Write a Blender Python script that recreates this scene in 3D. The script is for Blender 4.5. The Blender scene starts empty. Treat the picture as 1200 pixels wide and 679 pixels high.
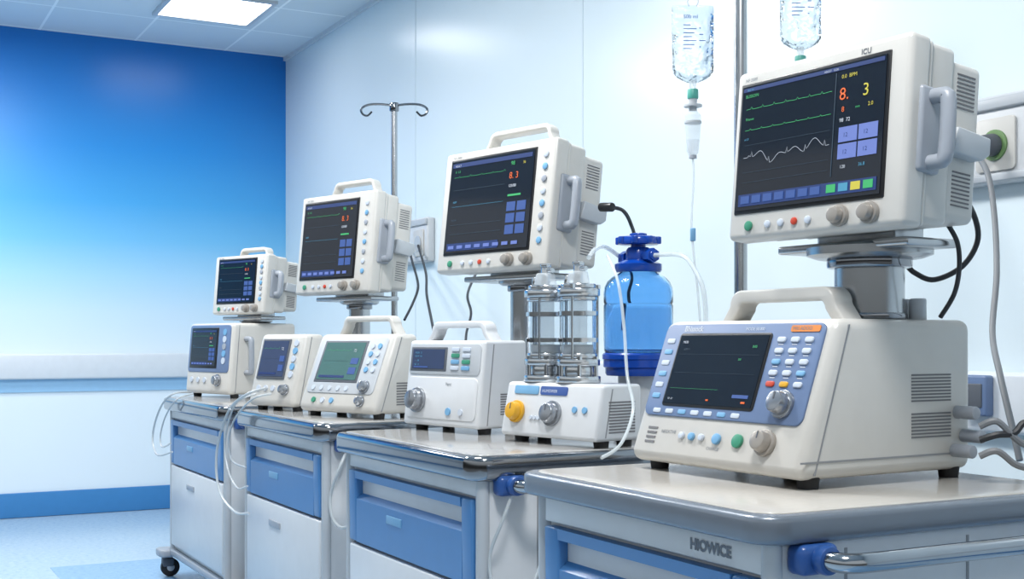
import bpy, bmesh, math, random
from mathutils import Matrix, Vector
random.seed(4)
S = bpy.context.scene
C = S.collection
FPX = 1450.0; ANG = math.atan(780/1450); CA = math.cos(ANG); SA = math.sin(ANG); H = 1.24; HY = 400.0
ZT = .95
def X_at(px, Y):
    k = (px-600)/FPX
    return (k*SA-CA)*Y/(SA+CA*k)
def dep(X, Y): return -CA*X+SA*Y
def z_at(py, X, Y): return H+(HY-py)*dep(X, Y)/FPX
def at(px, py, Y):
    X = X_at(px, Y)
    return Vector((X, Y, z_at(py, X, Y)))
def fit_w(X0, Y0, yaw, px):
    k = (px-600)/FPX; c = math.cos(yaw); s = math.sin(yaw)
    r0 = SA*X0+CA*Y0; f0 = -CA*X0+SA*Y0
    return (k*f0-r0)/((SA*c+CA*s)-k*(-CA*c+SA*s))
R = math.radians

# ---------------------------------------------------------------- materials
def lin(hx):
    v = [int(hx[i:i+2], 16)/255 for i in (1, 3, 5)]
    return tuple((c/12.92 if c <= .04045 else ((c+.055)/1.055)**2.4) for c in v)
def mat(name, hx, rough=.45, metal=0, var=.05, scale=18, bump=0, coat=0, bscale=300):
    m = bpy.data.materials.new(name); m.use_nodes = True
    nt = m.node_tree; b = nt.nodes['Principled BSDF']
    c = lin(hx)
    tc = nt.nodes.new('ShaderNodeTexCoord'); n = nt.nodes.new('ShaderNodeTexNoise')
    n.inputs['Scale'].default_value = scale; n.inputs['Detail'].default_value = 3
    nt.links.new(tc.outputs['Object'], n.inputs['Vector'])
    r = nt.nodes.new('ShaderNodeValToRGB')
    r.color_ramp.elements[0].color = tuple(x*(1-var) for x in c)+(1,)
    r.color_ramp.elements[1].color = tuple(min(1, x*(1+var)) for x in c)+(1,)
    nt.links.new(n.outputs['Fac'], r.inputs['Fac']); nt.links.new(r.outputs['Color'], b.inputs['Base Color'])
    b.inputs['Roughness'].default_value = rough; b.inputs['Metallic'].default_value = metal
    if coat: b.inputs['Coat Weight'].default_value = coat
    if bump:
        bp = nt.nodes.new('ShaderNodeBump'); bp.inputs['Strength'].default_value = bump
        n2 = nt.nodes.new('ShaderNodeTexNoise'); n2.inputs['Scale'].default_value = bscale
        nt.links.new(tc.outputs['Object'], n2.inputs['Vector'])
        nt.links.new(n2.outputs['Fac'], bp.inputs['Height']); nt.links.new(bp.outputs['Normal'], b.inputs['Normal'])
    return m
def speckle(name, base, dark, light, scale):
    m = bpy.data.materials.new(name); m.use_nodes = True; nt = m.node_tree; b = nt.nodes['Principled BSDF']
    tc = nt.nodes.new('ShaderNodeTexCoord'); n = nt.nodes.new('ShaderNodeTexNoise'); n.inputs['Scale'].default_value = scale; n.inputs['Detail'].default_value = 4; n.inputs['Roughness'].default_value = .75
    r = nt.nodes.new('ShaderNodeValToRGB'); nt.links.new(tc.outputs['Object'], n.inputs['Vector']); nt.links.new(n.outputs['Fac'], r.inputs['Fac']); nt.links.new(r.outputs['Color'], b.inputs['Base Color'])
    e = r.color_ramp.elements; e[0].position = .36; e[0].color = lin(dark)+(1,); e[1].position = .64; e[1].color = lin(light)+(1,)
    q = e.new(.47); q.color = lin(base)+(1,); q = e.new(.54); q.color = lin(base)+(1,)
    b.inputs['Roughness'].default_value = .22
    return m
def emis(name, hx, st=1.0):
    m = bpy.data.materials.new(name); m.use_nodes = True
    b = m.node_tree.nodes['Principled BSDF']; c = lin(hx)
    b.inputs['Base Color'].default_value = tuple(x*.3 for x in c)+(1,)
    b.inputs['Emission Color'].default_value = c+(1,); b.inputs['Emission Strength'].default_value = st
    return m
def glass(name, hx, rough=.03, ior=1.4, wr=0):
    m = bpy.data.materials.new(name); m.use_nodes = True; nt = m.node_tree
    b = nt.nodes['Principled BSDF']
    b.inputs['Base Color'].default_value = lin(hx)+(1,); b.inputs['Roughness'].default_value = rough
    b.inputs['Transmission Weight'].default_value = 1; b.inputs['IOR'].default_value = ior
    if wr:
        tc = nt.nodes.new('ShaderNodeTexCoord'); bp = nt.nodes.new('ShaderNodeBump'); bp.inputs['Strength'].default_value = wr; bp.inputs['Distance'].default_value = .02
        n2 = nt.nodes.new('ShaderNodeTexNoise'); n2.inputs['Scale'].default_value = 26; n2.inputs['Detail'].default_value = 2
        nt.links.new(tc.outputs['Object'], n2.inputs['Vector'])
        nt.links.new(n2.outputs['Fac'], bp.inputs['Height']); nt.links.new(bp.outputs['Normal'], b.inputs['Normal'])
    return m
def sheer(name, hx, alpha, rough=.15):
    m = mat(name, hx, rough); m.node_tree.nodes['Principled BSDF'].inputs['Alpha'].default_value = alpha
    return m
M = dict(
 cream=mat('cream_plastic', '#c6c4bf', .28, bump=.03), white=mat('white_plastic', '#cacdd0', .28), grey=mat('grey_plastic', '#989ea7', .34),
 lgrey=mat('light_grey_plastic', '#b2b7bc', .34), dgrey=mat('dark_grey_plastic', '#555a62', .5), black=mat('black_plastic', '#17181b', .35),
 rimgrey=mat('grey_rim', '#757d87', .26, .35), top=mat('greige_laminate', '#b5b1aa', .18, scale=60), top2=mat('satin_worktop', '#b0afad', .15, .3, scale=60),
 steel=mat('brushed_steel', '#b4b7ba', .26, 1), dsteel=mat('polished_dark_steel', '#8d9095', .11, 1), satin=mat('satin_steel', '#d2d5d8', .2, 1), railm=mat('rail_steel', '#a2a7ad', .12, 1),
 blue=mat('blue_drawer', '#477bb0', .3), dblue=mat('dark_blue_recess', '#274d7d', .45), bracket=mat('blue_bracket', '#274e8c', .3),
 cblue=mat('cap_blue', '#0b3f9c', .2), panel=mat('slate_blue_panel', '#627698', .34), scrn=mat('screen_glass', '#141b26', .08, 0, 0),
 scrng=mat('green_grey_screen', '#4a6b68', .18, 0, .1, 6), scrnb=mat('blue_screen', '#2a3c5e', .12, 0, .1),
 rubber=mat('black_rubber', '#1d1d1f', .7), yellow=mat('yellow_plastic', '#cf9c28', .3), red=mat('red_button', '#b93f2a', .4),
 green=mat('green_button', '#38876b', .4), bluebtn=mat('light_blue_button', '#6d9fc4', .4), btn=mat('pale_button', '#bac3cf', .4),
 orange=mat('orange_label', '#d27d35', .5), ink=mat('grey_ink', '#6a717b', .6), inkb=mat('blue_ink', '#3c62ae', .6), silver=mat('silver_knob', '#9a9ea4', .25, .75),
 taupe=mat('taupe_knob', '#9c968f', .3, .3),
 wire=mat('grey_cable', '#7a7d81', .5), bcable=mat('black_cable', '#2a2c30', .5), wcable=sheer('pale_tube', '#c0c7cb', .75, .3),
 glass=glass('clear_cylinder', '#f6fafd', .0, 1.34), bag=glass('iv_bag_film', '#f4f9fc', .0, 1.33, .9), bglass=glass('blue_glass', '#aad6f8', .0, 1.28),
 liquid=sheer('blue_liquid', '#2c8fe6', .16, .05), tube=sheer('clear_tube', '#dbe4e8', .45, .1), clear=sheer('clear_plastic', '#e4ebef', .34, .05), sleeve=sheer('inner_sleeve', '#dde5ec', .3, .08),
 vent=mat('vent_shadow', '#6c6c6f', .6), seamline=mat('seam_grey', '#8a8c8f', .6), outlet=mat('socket_green', '#6f8f5e', .5), wgreen=mat('stopper_green', '#4f9d90', .4),
 ewhite=emis('ui_white', '#cfd8e4', .7), egreen=emis('ui_green', '#3db46c', .7), eorange=emis('ui_orange', '#e8692a', .75), eyellow=emis('ui_yellow', '#cfc548', .7),
 eblue=emis('ui_blue', '#3a5a9e', .7), elav=emis('ui_lavender', '#6c80c8', .7), ecyan=emis('ui_cyan', '#4c9cc0', .65), edblue=emis('ui_dark_blue', '#1d3a78', .6),
 edim=emis('ui_dim', '#3c5366', .4), light=emis('ceiling_diffuser', '#ffffff', 6.0),
)
# ---------------------------------------------------------------- mesh builder
class MB:
    def __init__(s, Mx=None): s.bm = bmesh.new(); s.M = Mx or Matrix()
    def _add(s, t, Mx=None):
        bmesh.ops.recalc_face_normals(t, faces=t.faces[:])
        t.transform(s.M @ (Mx or Matrix()))
        me = bpy.data.meshes.new('tmp'); t.to_mesh(me); t.free(); s.bm.from_mesh(me); bpy.data.meshes.remove(me)
        return s
    def box(s, x0, x1, y0, y1, z0, z1, bev=0, seg=3, Mx=None):
        t = bmesh.new(); bmesh.ops.create_cube(t, size=1)
        t.transform(Matrix.Translation(((x0+x1)/2, (y0+y1)/2, (z0+z1)/2)) @ Matrix.Diagonal((abs(x1-x0), abs(y1-y0), abs(z1-z0), 1)))
        if bev: bmesh.ops.bevel(t, geom=t.edges[:], offset=min(bev, .49*min(abs(x1-x0), abs(y1-y0), abs(z1-z0))), segments=seg, affect='EDGES', profile=.5, clamp_overlap=True)
        return s._add(t, Mx)
    def ext(s, poly, axis, a0, a1, bev=0, seg=3, Mx=None):
        t = bmesh.new()
        f = {'x': lambda p, a: (a, p[0], p[1]), 'y': lambda p, a: (p[0], a, p[1]), 'z': lambda p, a: (p[0], p[1], a)}[axis]
        va = [t.verts.new(f(p, a0)) for p in poly]; vb = [t.verts.new(f(p, a1)) for p in poly]
        t.faces.new(va); t.faces.new(vb[::-1])
        n = len(poly)
        for i in range(n): t.faces.new((va[i], vb[i], vb[(i+1) % n], va[(i+1) % n]))
        bmesh.ops.recalc_face_normals(t, faces=t.faces[:])
        if bev:
            ed = [e for e in t.edges if len(e.link_faces) == 2 and e.calc_face_angle(0) > .45]
            bmesh.ops.bevel(t, geom=ed, offset=bev, segments=seg, affect='EDGES', profile=.5, clamp_overlap=True)
        return s._add(t, Mx)
    def rslab(s, x0, x1, y0, y1, z0, z1, rad, bev=0, n=6, Mx=None):
        p = []
        for cx, cy, a in ((x1-rad, y1-rad, 0), (x0+rad, y1-rad, 90), (x0+rad, y0+rad, 180), (x1-rad, y0+rad, 270)):
            for i in range(n+1):
                q = R(a+90*i/n); p.append((cx+rad*math.cos(q), cy+rad*math.sin(q)))
        return s.ext(p, 'z', z0, z1, bev, Mx=Mx)
    def arch(s, x0, x1, z0, up, th, y0, y1, slope=.035, bev=.008):
        """moulded carrying handle: a band bent up, along and down, with rounded shoulders"""
        def arcs(xa, xb, top, r, sl):
            p = [(xa, z0)]
            for cx, sg, rng in ((xa+sl+r, -1, range(6)), (xb-sl-r, 1, range(5, -1, -1))):
                for i in rng:
                    q = R(90*i/5); p.append((cx+sg*r*math.cos(q), top-r+r*math.sin(q)))
            p.append((xb, z0)); return p
        out = arcs(x0, x1, z0+up, min(.035, up*.6), slope); inn = arcs(x0+th*1.25, x1-th*1.25, z0+up-th, min(.018, up*.3), slope*.75)
        return s.ext(out+inn[::-1], 'y', y0, y1, bev)
    def cyl(s, p0, p1, r0, r1=None, n=24, bev=0, Mx=None):
        p0 = Vector(p0); p1 = Vector(p1); d = p1-p0; r1 = r0 if r1 is None else r1
        t = bmesh.new(); bmesh.ops.create_cone(t, cap_ends=True, segments=n, radius1=r0, radius2=r1, depth=d.length)
        if bev:
            ed = [e for e in t.edges if len(e.link_faces) == 2 and e.calc_face_angle(0) > .8]
            bmesh.ops.bevel(t, geom=ed, offset=bev, segments=2, affect='EDGES', profile=.5, clamp_overlap=True)
        t.transform(Matrix.Translation((p0+p1)/2) @ d.to_track_quat('Z', 'Y').to_matrix().to_4x4())
        return s._add(t, Mx)
    def lathe(s, prof, c=(0, 0, 0), n=32, Mx=None):
        t = bmesh.new(); rings = []
        for r, z in prof:
            if r < 1e-5: rings.append([t.verts.new((0, 0, z))])
            else: rings.append([t.verts.new((r*math.cos(6.28318*i/n), r*math.sin(6.28318*i/n), z)) for i in range(n)])
        for a, b in zip(rings, rings[1:]):
            for i in range(n):
                j = (i+1) % n
                if len(a) == 1 and len(b) == 1: continue
                if len(a) == 1: t.faces.new((a[0], b[i], b[j]))
                elif len(b) == 1: t.faces.new((a[i], a[j], b[0]))
                else: t.faces.new((a[i], a[j], b[j], b[i]))
        t.transform(Matrix.Translation(c))
        return s._add(t, Mx)
    def tube(s, pts, r, n=10, sub=6, closed=False, Mx=None):
        P = [Vector(p) for p in pts]
        if sub > 1 and len(P) > 2:
            Q = []
            for i in range(len(P)-1):
                a = P[max(i-1, 0)]; b = P[i]; c = P[i+1]; d = P[min(i+2, len(P)-1)]
                for k in range(sub):
                    u = k/sub
                    Q.append(.5*((2*b)+(c-a)*u+(2*a-5*b+4*c-d)*u*u+(3*b-a-3*c+d)*u**3))
            Q.append(P[-1]); P = Q
        t = bmesh.new(); rings = []; nrm = None
        for i, p in enumerate(P):
            d = (P[min(i+1, len(P)-1)]-P[max(i-1, 0)]).normalized()
            if nrm is None: nrm = d.orthogonal().normalized()
            nrm = (nrm-d*nrm.dot(d)).normalized(); bi = d.cross(nrm)
            rings.append([t.verts.new(p+(nrm*math.cos(6.28318*k/n)+bi*math.sin(6.28318*k/n))*r) for k in range(n)])
        for a, b in zip(rings, rings[1:]):
            for k in range(n): t.faces.new((a[k], a[(k+1) % n], b[(k+1) % n], b[k]))
        t.faces.new(rings[0][::-1]); t.faces.new(rings[-1])
        return s._add(t, Mx)
    def ribbon(s, pts, th, n=.0012):
        t = bmesh.new(); h = th/2; prev = None
        for i, (a, b) in enumerate(pts):
            p = pts[max(i-1, 0)]; q = pts[min(i+1, len(pts)-1)]
            v = Vector((q[0]-p[0], q[1]-p[1])).normalized(); o = Vector((-v.y, v.x))*h
            cur = (t.verts.new((a+o.x, b+o.y, n)), t.verts.new((a-o.x, b-o.y, n)))
            if prev: t.faces.new((prev[0], prev[1], cur[1], cur[0]))
            prev = cur
        t.transform(s.M)
        me = bpy.data.meshes.new('tmp'); t.to_mesh(me); t.free(); s.bm.from_mesh(me); bpy.data.meshes.remove(me)
        return s
    def rect(s, x0, x1, y0, y1, n=.0012):
        return s.box(x0, x1, y0, y1, n-.001, n)
    def text(s, body, size, x, y, n=.0015, align='LEFT', bold=0):
        cu = bpy.data.curves.new('t', 'FONT'); cu.body = body; cu.size = size; cu.align_x = align; cu.resolution_u = 3; cu.offset = bold*size
        o = bpy.data.objects.new('t', cu); C.objects.link(o); bpy.context.view_layer.update()
        dg = bpy.context.evaluated_depsgraph_get(); me = bpy.data.meshes.new_from_object(o.evaluated_get(dg))
        t = bmesh.new(); t.from_mesh(me); t.transform(s.M @ Matrix.Translation((x, y, n)))
        m2 = bpy.data.meshes.new('tmp'); t.to_mesh(m2); t.free(); s.bm.from_mesh(m2)
        bpy.data.meshes.remove(m2); bpy.data.meshes.remove(me); bpy.data.objects.remove(o); bpy.data.curves.remove(cu)
        return s
    def build(s, name, m, parent=None, label=None):
        for f in s.bm.faces: f.smooth = True
        for e in s.bm.edges:
            if len(e.link_faces) == 2 and e.calc_face_angle(0) > R(38): e.smooth = False
        me = bpy.data.meshes.new(name); s.bm.to_mesh(me); s.bm.free()
        me.materials.append(m if not isinstance(m, str) else M[m])
        o = bpy.data.objects.new(name, me); C.objects.link(o)
        if parent: o.parent = parent
        if label: o['label'] = label
        return o
def thing(name, label, cat, loc=(0, 0, 0), rz=0, group=None):
    o = bpy.data.objects.new(name, None); C.objects.link(o); o.location = loc; o.rotation_euler = (0, 0, rz); o.empty_display_size = .05
    o['label'] = label; o['category'] = cat
    if group: o['group'] = group
    return o
def tag(o, label, cat, group=None):
    o['label'] = label; o['category'] = cat
    if group: o['group'] = group
    return o
def struct(o): o['kind'] = 'structure'; return o
def frame(o, u, v):
    u = Vector(u).normalized(); v = Vector(v).normalized(); n = u.cross(v)
    m = Matrix.Identity(4)
    for i in range(3): m[i][0] = u[i]; m[i][1] = v[i]; m[i][2] = n[i]; m[i][3] = o[i]
    return m

# ---------------------------------------------------------------- room
XF = -9.28; YW = 3.0; ZC = 3.44; XN = 1.6; YL = -3.2
def ramp_wall():
    m = bpy.data.materials.new('blue_fade_wall'); m.use_nodes = True; nt = m.node_tree; b = nt.nodes['Principled BSDF']  # base colour fades upward from near white to blue
    tc = nt.nodes.new('ShaderNodeTexCoord'); sp = nt.nodes.new('ShaderNodeSeparateXYZ'); mr = nt.nodes.new('ShaderNodeMapRange'); rp = nt.nodes.new('ShaderNodeValToRGB')
    nt.links.new(tc.outputs['Object'], sp.inputs[0]); nt.links.new(sp.outputs['Z'], mr.inputs['Value'])
    mr.inputs['From Min'].default_value = 1.1; mr.inputs['From Max'].default_value = 3.44
    nt.links.new(mr.outputs[0], rp.inputs['Fac']); nt.links.new(rp.outputs['Color'], b.inputs['Base Color'])
    e = rp.color_ramp.elements
    st = [(1.1, '#e2edf4'), (1.45, '#cbe3f3'), (1.72, '#a6d5f2'), (1.98, '#73bfec'), (2.25, '#48a8e5'), (2.65, '#2590dc'), (3.05, '#177ecf'), (3.44, '#1272c2')]
    e[0].position = 0; e[0].color = lin(st[0][1])+(1,); e[1].position = 1; e[1].color = lin(st[-1][1])+(1,)
    for z, c in st[1:-1]:
        q = e.new((z-1.1)/2.34); q.color = lin(c)+(1,)
    b.inputs['Roughness'].default_value = .3
    return m
def ceil_mat():
    m = bpy.data.materials.new('ceiling_tiles'); m.use_nodes = True; nt = m.node_tree; b = nt.nodes['Principled BSDF']
    tc = nt.nodes.new('ShaderNodeTexCoord'); br = nt.nodes.new('ShaderNodeTexBrick')
    mp = nt.nodes.new('ShaderNodeMapping'); mp.inputs['Location'].default_value = (.0, .12, 0)
    nt.links.new(tc.outputs['Object'], mp.inputs[0]); nt.links.new(mp.outputs[0], br.inputs['Vector'])
    br.offset = 0; br.squash = 1
    br.inputs['Scale'].default_value = 1; br.inputs['Brick Width'].default_value = .66; br.inputs['Row Height'].default_value = .66; br.inputs['Mortar Size'].default_value = .009
    br.inputs['Color1'].default_value = lin('#dce3e8')+(1,); br.inputs['Color2'].default_value = lin('#d6dee4')+(1,); br.inputs['Mortar'].default_value = lin('#f6fafc')+(1,)
    nt.links.new(br.outputs['Color'], b.inputs['Base Color']); b.inputs['Roughness'].default_value = .8
    return m
fl = speckle('pale_vinyl_floor', '#aac2d4', '#9cb5cb', '#b5cad9', 34); flb = speckle('blue_vinyl_floor', '#83accf', '#759fc5', '#90b5d4', 34)
o = MB().box(XF, XN, YL, YW, -.1, 0).build('floor', fl); struct(o)
o = MB().box(-7.15, XN, .98, 2.5, 0, .002).build('trim_1', flb); struct(o)
struct(MB().box(XF-.1, XF, YL, YW+.1, 0, ZC).build('wall_far', ramp_wall()))
wr = mat('white_wall_panel', '#dbe8ee', .24, 0, .02, 2)
struct(MB().box(XF, XN, YW, YW+.1, 0, ZC).build('wall_right', wr))
struct(MB().box(XF-.1, XN, YL, YW+.1, ZC, ZC+.1).build('ceiling', ceil_mat()))
gw = mat('wall_guard', '#d6dbe0', .3); gb = mat('pale_blue_band', '#94bfe0', .4); bb = mat('blue_skirting', '#3c80ba', .35)
struct(MB().box(XF, XF+.05, YL, YW, .97, 1.15, .015).build('trim_2', gw))
struct(MB().box(XF, XF+.012, YL, YW, .88, .97).build('trim_3', gb))
struct(MB().box(XF+.05, XN, YW-.05, YW, .97, 1.15, .015).build('trim_4', gw))
struct(MB().box(XF, XF+.02, YL, YW, .002, .175, .004).build('baseboard_far', bb))
struct(MB().box(XF+.02, XN, YW-.02, YW, .002, .175, .004).build('baseboard_right', bb))
seam = mat('panel_seam', '#cad8e0', .4)
for i, px in enumerate((487, 683)):
    x = X_at(px, YW); struct(MB().box(x-.004, x+.004, YW-.002, YW, 1.15, ZC).build('trim_%d' % (5+i), seam))
struct(MB().box(XF, XN, YW-.02, YW, ZC-.03, ZC).build('trim_10', gw))
# ceiling light in view
cl = thing('ceiling_light', 'square glowing ceiling light panel near the blue wall', 'ceiling light', (-8.1, 2.13, ZC))
MB().box(-.33, .33, -.33, -.30, -.02, 0).box(-.33, .33, .30, .33, -.02, 0).box(-.33, -.30, -.30, .30, -.02, 0).box(.30, .33, -.30, .30, -.02, 0).build('frame', 'white', cl)
MB().box(-.30, .30, -.30, .30, -.012, 0).build('diffuser', 'light', cl)

# ---------------------------------------------------------------- trolleys
def cart(label, X0, X1, Yf, D, rim, text=None):
    w = X1-X0
    r = thing('medical_cart', label, 'medical cart', (X0, Yf, 0), 0, 'medical carts along the wall')
    zr = .898 if text else .884
    MB().rslab(0, w, 0, D, zr, .948, .06, .011 if text else .015).build('edge_rim', rim, r)
    MB().rslab(.026, w-.026, .026, D-.026, .93, ZT, .05, .002).build('worktop', 'top' if text else 'top2', r)
    MB().box(.05, w-.03, .05, D-.03, .16, zr+.004, .012).build('carcass', 'white', r)
    f = MB().box(.08, w-.05, .034, .06, .842, zr+.002, .004).build('fascia', 'white', r)
    if text:
        MB(frame((0, .0335, 0), (1, 0, 0), (0, 0, 1))).text(text, .028, w*.71, .86, .0008, bold=.05).build('lettering', 'ink', f)
    for x in (.062, w-.042):
        MB().cyl((x, .048, .16), (x, .048, zr+.002), .018, n=16).build('corner_post', 'lgrey', r)
    x0 = .092; x1 = w-.062
    prof = [(.028, .612), (.028, .745), (.05, .762), (.056, .79), (.05, .804), (.024, .81), (.022, .834), (.062, .834), (.062, .612)]
    d = MB().ext(prof, 'x', x0+.06, x1-.06).ext([(.028, .612), (.024, .834), (.062, .834), (.062, .612)], 'x', x0, x0+.06, .006).ext([(.028, .612), (.024, .834), (.062, .834), (.062, .612)], 'x', x1-.06, x1, .006).build('drawer', 'blue', r, 'blue top drawer')
    MB().box(x0+.062, x1-.062, .0545, .0575, .766, .803).build('grip_recess', 'dblue', d)
    MB().box(x0+.3*w, x0+.3*w+.11, .025, .03, .70, .725, .002).build('label_holder', 'bluebtn', d)
    d = MB().box(x0, x1, .028, .06, .19, .602, .008).build('drawer', 'white', r, 'tall white lower drawer')
    MB().box(x0+.3*w, x0+.3*w+.14, .024, .03, .51, .535, .002).build('label_holder', 'grey', d)
    MB().box(x0, x1, .045, .052, .6, .614).build('drawer_gap', 'dgrey', r)
    for y in (.2, .5): MB().box(w-.0305, w-.0285, y, y+.006, .17, .88).build('side_seam', 'seamline', r)
    b = MB().box(.02, w-.02, .03, D-.03, .125, .165, .012).rslab(-.07, .06, -.02, D+.02, .115, .155, .03, .01).rslab(w-.06, w+.05, -.02, D+.02, .115, .155, .03, .01).build('base_frame', 'grey', r)
    for x in (-.035, w+.015):
        for y in (.04, D-.04):
            k = MB().cyl((x, y, .085), (x, y, .118), .014).box(x-.024, x+.024, y-.03, y+.03, .055, .1, .008).build('caster', 'dgrey', r)
            MB().cyl((x-.018, y+.012, .05), (x+.018, y+.012, .05), .048, n=24, bev=.006).build('wheel', 'rubber', k)
            MB().cyl((x-.02, y+.012, .05), (x+.02, y+.012, .05), .02, n=16, bev=.002).build('wheel_cap', 'lgrey', k)
    zb = .874
    for y in (.11, D-.09):
        MB().box(w-.034, w+.014, y-.042, y+.042, zb-.028, zb+.024, .014).cyl((w+.01, y, zb), (w+.036, y, zb), .025, n=24, bev=.006).build('handle_bracket', 'bracket', r)
    MB().tube([(w+.01, .11, zb), (w+.045, .11, zb), (w+.066, .122, zb), (w+.074, .16, zb), (w+.074, .3, zb), (w+.074, D-.3, zb), (w+.074, D-.14, zb), (w+.066, D-.102, zb), (w+.045, D-.09, zb), (w+.01, D-.09, zb)], .017, 18, 5).build('handle_bar', 'railm', r)
    return r
D = .82
cart('nearest blue and white medical cart with grey rim and printed lettering', -2.461, -1.593, 1.33, .86, 'rimgrey', 'HIOWICE')
cart('second nearest medical cart, under the blue bottle and glass cylinders', -3.80, -2.77, 1.38, D, 'dsteel')
cart('third medical cart from the front, with two slanted monitors side by side', -5.19, -4.13, 1.45, D, 'dsteel')
cart('farthest medical cart, its caster on the floor near the blue wall', -6.56, -5.42, 1.45, D, 'dsteel')

# ---------------------------------------------------------------- screen graphics
def wave(x0, x1, y, kind, amp, n=80):
    p = []
    for i in range(n+1):
        u = i/n; x = x0+(x1-x0)*u; v = 0
        if kind == 'flat': v = .08*math.sin(u*40)*amp + (amp if (i % 11) == 5 else 0)
        elif kind == 'ecg': v = amp*(.55*math.sin(u*13)*math.sin(u*5)+.45*math.sin(u*31+1)*.6+(.5 if i % 17 == 8 else 0)) if u > .05 else 0
        elif kind == 'line': v = .04*amp*math.sin(u*90)
        p.append((x, y+v))
    return p
def ui(scr, Mx, w, h, style):
    t = h*.0036
    def tr(name, m, pts, th): MB(Mx).ribbon(pts, th).build(name, m, scr)
    def tx(name, m, s, sz, x, y): MB(Mx).text(s, sz*h, x*w, y*h).build(name, m, scr)
    def rc(name, m, x0, x1, y0, y1, n=.0012): MB(Mx).rect(x0*w, x1*w, y0*h, y1*h, n).build(name, m, scr)
    def wv(a, b, y, k, am, n=80): return wave(a*w, b*w, y*h, k, am*h, n)
    if style == 'monitor':
        rc('title_bar', 'edblue', .01, .99, .955, .985); tx('title_text', 'ewhite', 'ADULT   12.30', .022, .60, .96); tx('title_text', 'ecyan', 'BED 04', .022, .04, .96)
        tx('wave_label', 'egreen', 'BLISSOIN', .035, .03, .905); tx('wave_label', 'egreen', 'Rhanne', .03, .04, .72); tx('wave_label', 'ecyan', 'x1.0', .026, .04, .56)
        tr('green_trace', 'egreen', wv(.04, .66, .81, 'flat', .018), t); tr('green_trace', 'egreen', wv(.04, .66, .64, 'flat', .012), t)
        tr('white_trace', 'ewhite', wv(.04, .66, .42, 'ecg', .085), t*.8)
        for y in (.22, .52, .3): tr('grid_line', 'edim', [(.04*w, y*h), (.66*w, y*h)], t*.6)
        rc('divider', 'edim', .68, .684, .17, .94)
        tx('orange_reading', 'eorange', '8.', .13, .71, .73); tx('orange_reading', 'eyellow', '3', .13, .86, .73)
        tx('yellow_reading', 'eyellow', '0.0  BPM', .04, .72, .89); tx('yellow_reading', 'eyellow', '2.0', .04, .9, .65); tx('orange_reading', 'eorange', '8', .055, .73, .64); tx('yellow_reading', 'egreen', 'mm', .028, .82, .65)
        for i in range(2):
            for j in range(2): rc('touch_button', 'elav', .72+.13*i, .84+.13*i, .29+.125*j, .40+.125*j)
        for i in range(2):
            for j in range(2): tx('touch_label', 'edblue', '12', .045, .75+.13*i, .325+.125*j)
        tx('white_reading', 'ewhite', '98  72', .04, .72, .565); tx('white_reading', 'ewhite', '120', .035, .74, .22); tx('white_reading', 'ecyan', '36.8', .035, .86, .22)
        rc('menu_bar', 'edblue', .02, .98, .03, .125)
        for i in range(7): rc('menu_button', 'eblue', .04+.085*i, .105+.085*i, .05, .11, .002)
        for i in range(7): tx('menu_label', 'ewhite', 'RO', .022, .052+.085*i, .07)
        rc('menu_button', 'egreen', .66, .72, .05, .11, .002); rc('menu_button', 'ecyan', .74, .80, .05, .11, .002)
        rc('menu_button', 'eyellow', .82, .88, .05, .11, .002); rc('menu_button', 'egreen', .90, .96, .05, .11, .002)
    elif style == 'far':
        rc('title_bar', 'edblue', .02, .98, .93, .975); rc('status_bar', 'edblue', .03, .66, .02, .10); tx('title_text', 'ewhite', 'ADULT', .03, .05, .937)
        tr('green_trace', 'egreen', wv(.05, .68, .82, 'flat', .015, 50), t*.9); tr('green_trace', 'edim', wv(.05, .68, .68, 'line', .05), t)
        tr('blue_trace', 'ecyan', wv(.05, .68, .5, 'line', .06), t*.7); tr('blue_trace', 'edim', wv(.05, .68, .3, 'line', .06), t); tr('blue_trace', 'edim', wv(.05, .68, .2, 'line', .06), t)
        tx('wave_label', 'egreen', 'II  1.0', .035, .06, .87); tx('wave_label', 'ecyan', 'RESP', .03, .06, .54); tx('wave_label', 'edim', 'PLETH', .03, .06, .34)
        tx('orange_reading', 'eorange', '8. 3', .095, .73, .73)
        rc('green_reading', 'egreen', .73, .88, .545, .565); tx('green_number', 'egreen', '98', .06, .74, .87); tx('white_reading', 'ewhite', '120/80', .042, .73, .64); tx('white_reading', 'eyellow', '36', .04, .88, .87)
        for i in range(2):
            for j in range(3): rc('touch_button', 'eblue', .73+.12*i, .83+.12*i, .15+.12*j, .245+.12*j)
        for i in range(8): rc('menu_button', 'elav', .05+.11*i, .12+.11*i, .04, .075, .002)
    elif style == 'defib':
        tx('white_reading', 'ewhite', 'ME30', .05, .05, .88); tx('white_reading', 'ewhite', 'VF  07', .04, .05, .05); tx('white_reading', 'edim', 'LEAD II', .04, .08, .78)
        tx('green_reading', 'egreen', '0:00', .05, .86, .82); tx('green_reading', 'egreen', '200', .04, .74, .64)
        tr('green_trace', 'egreen', wv(.04, .6, .22, 'line', .05), t*.7)
        for y in (.72, .45): tr('grid_line', 'edim', [(.04*w, y*h), (.95*w, y*h)], t*.6)
        rc('orange_mark', 'eorange', .89, .93, .05, .075); rc('orange_mark', 'eorange', .5, .525, .06, .08)
        rc('touch_button', 'eblue', .78, .95, .12, .165)
    elif style == 'lcd':
        for i, q in enumerate((.8, .62, .4, .2)): tx('readout', 'ecyan', ['MODE  12', 'FLOW  4.0', '- - - 88', 'O2   21'][i], .13, .08, q-.03)
        rc('touch_button', 'eblue', .06, .5, .05, .12)
    elif style == 'small':
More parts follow.
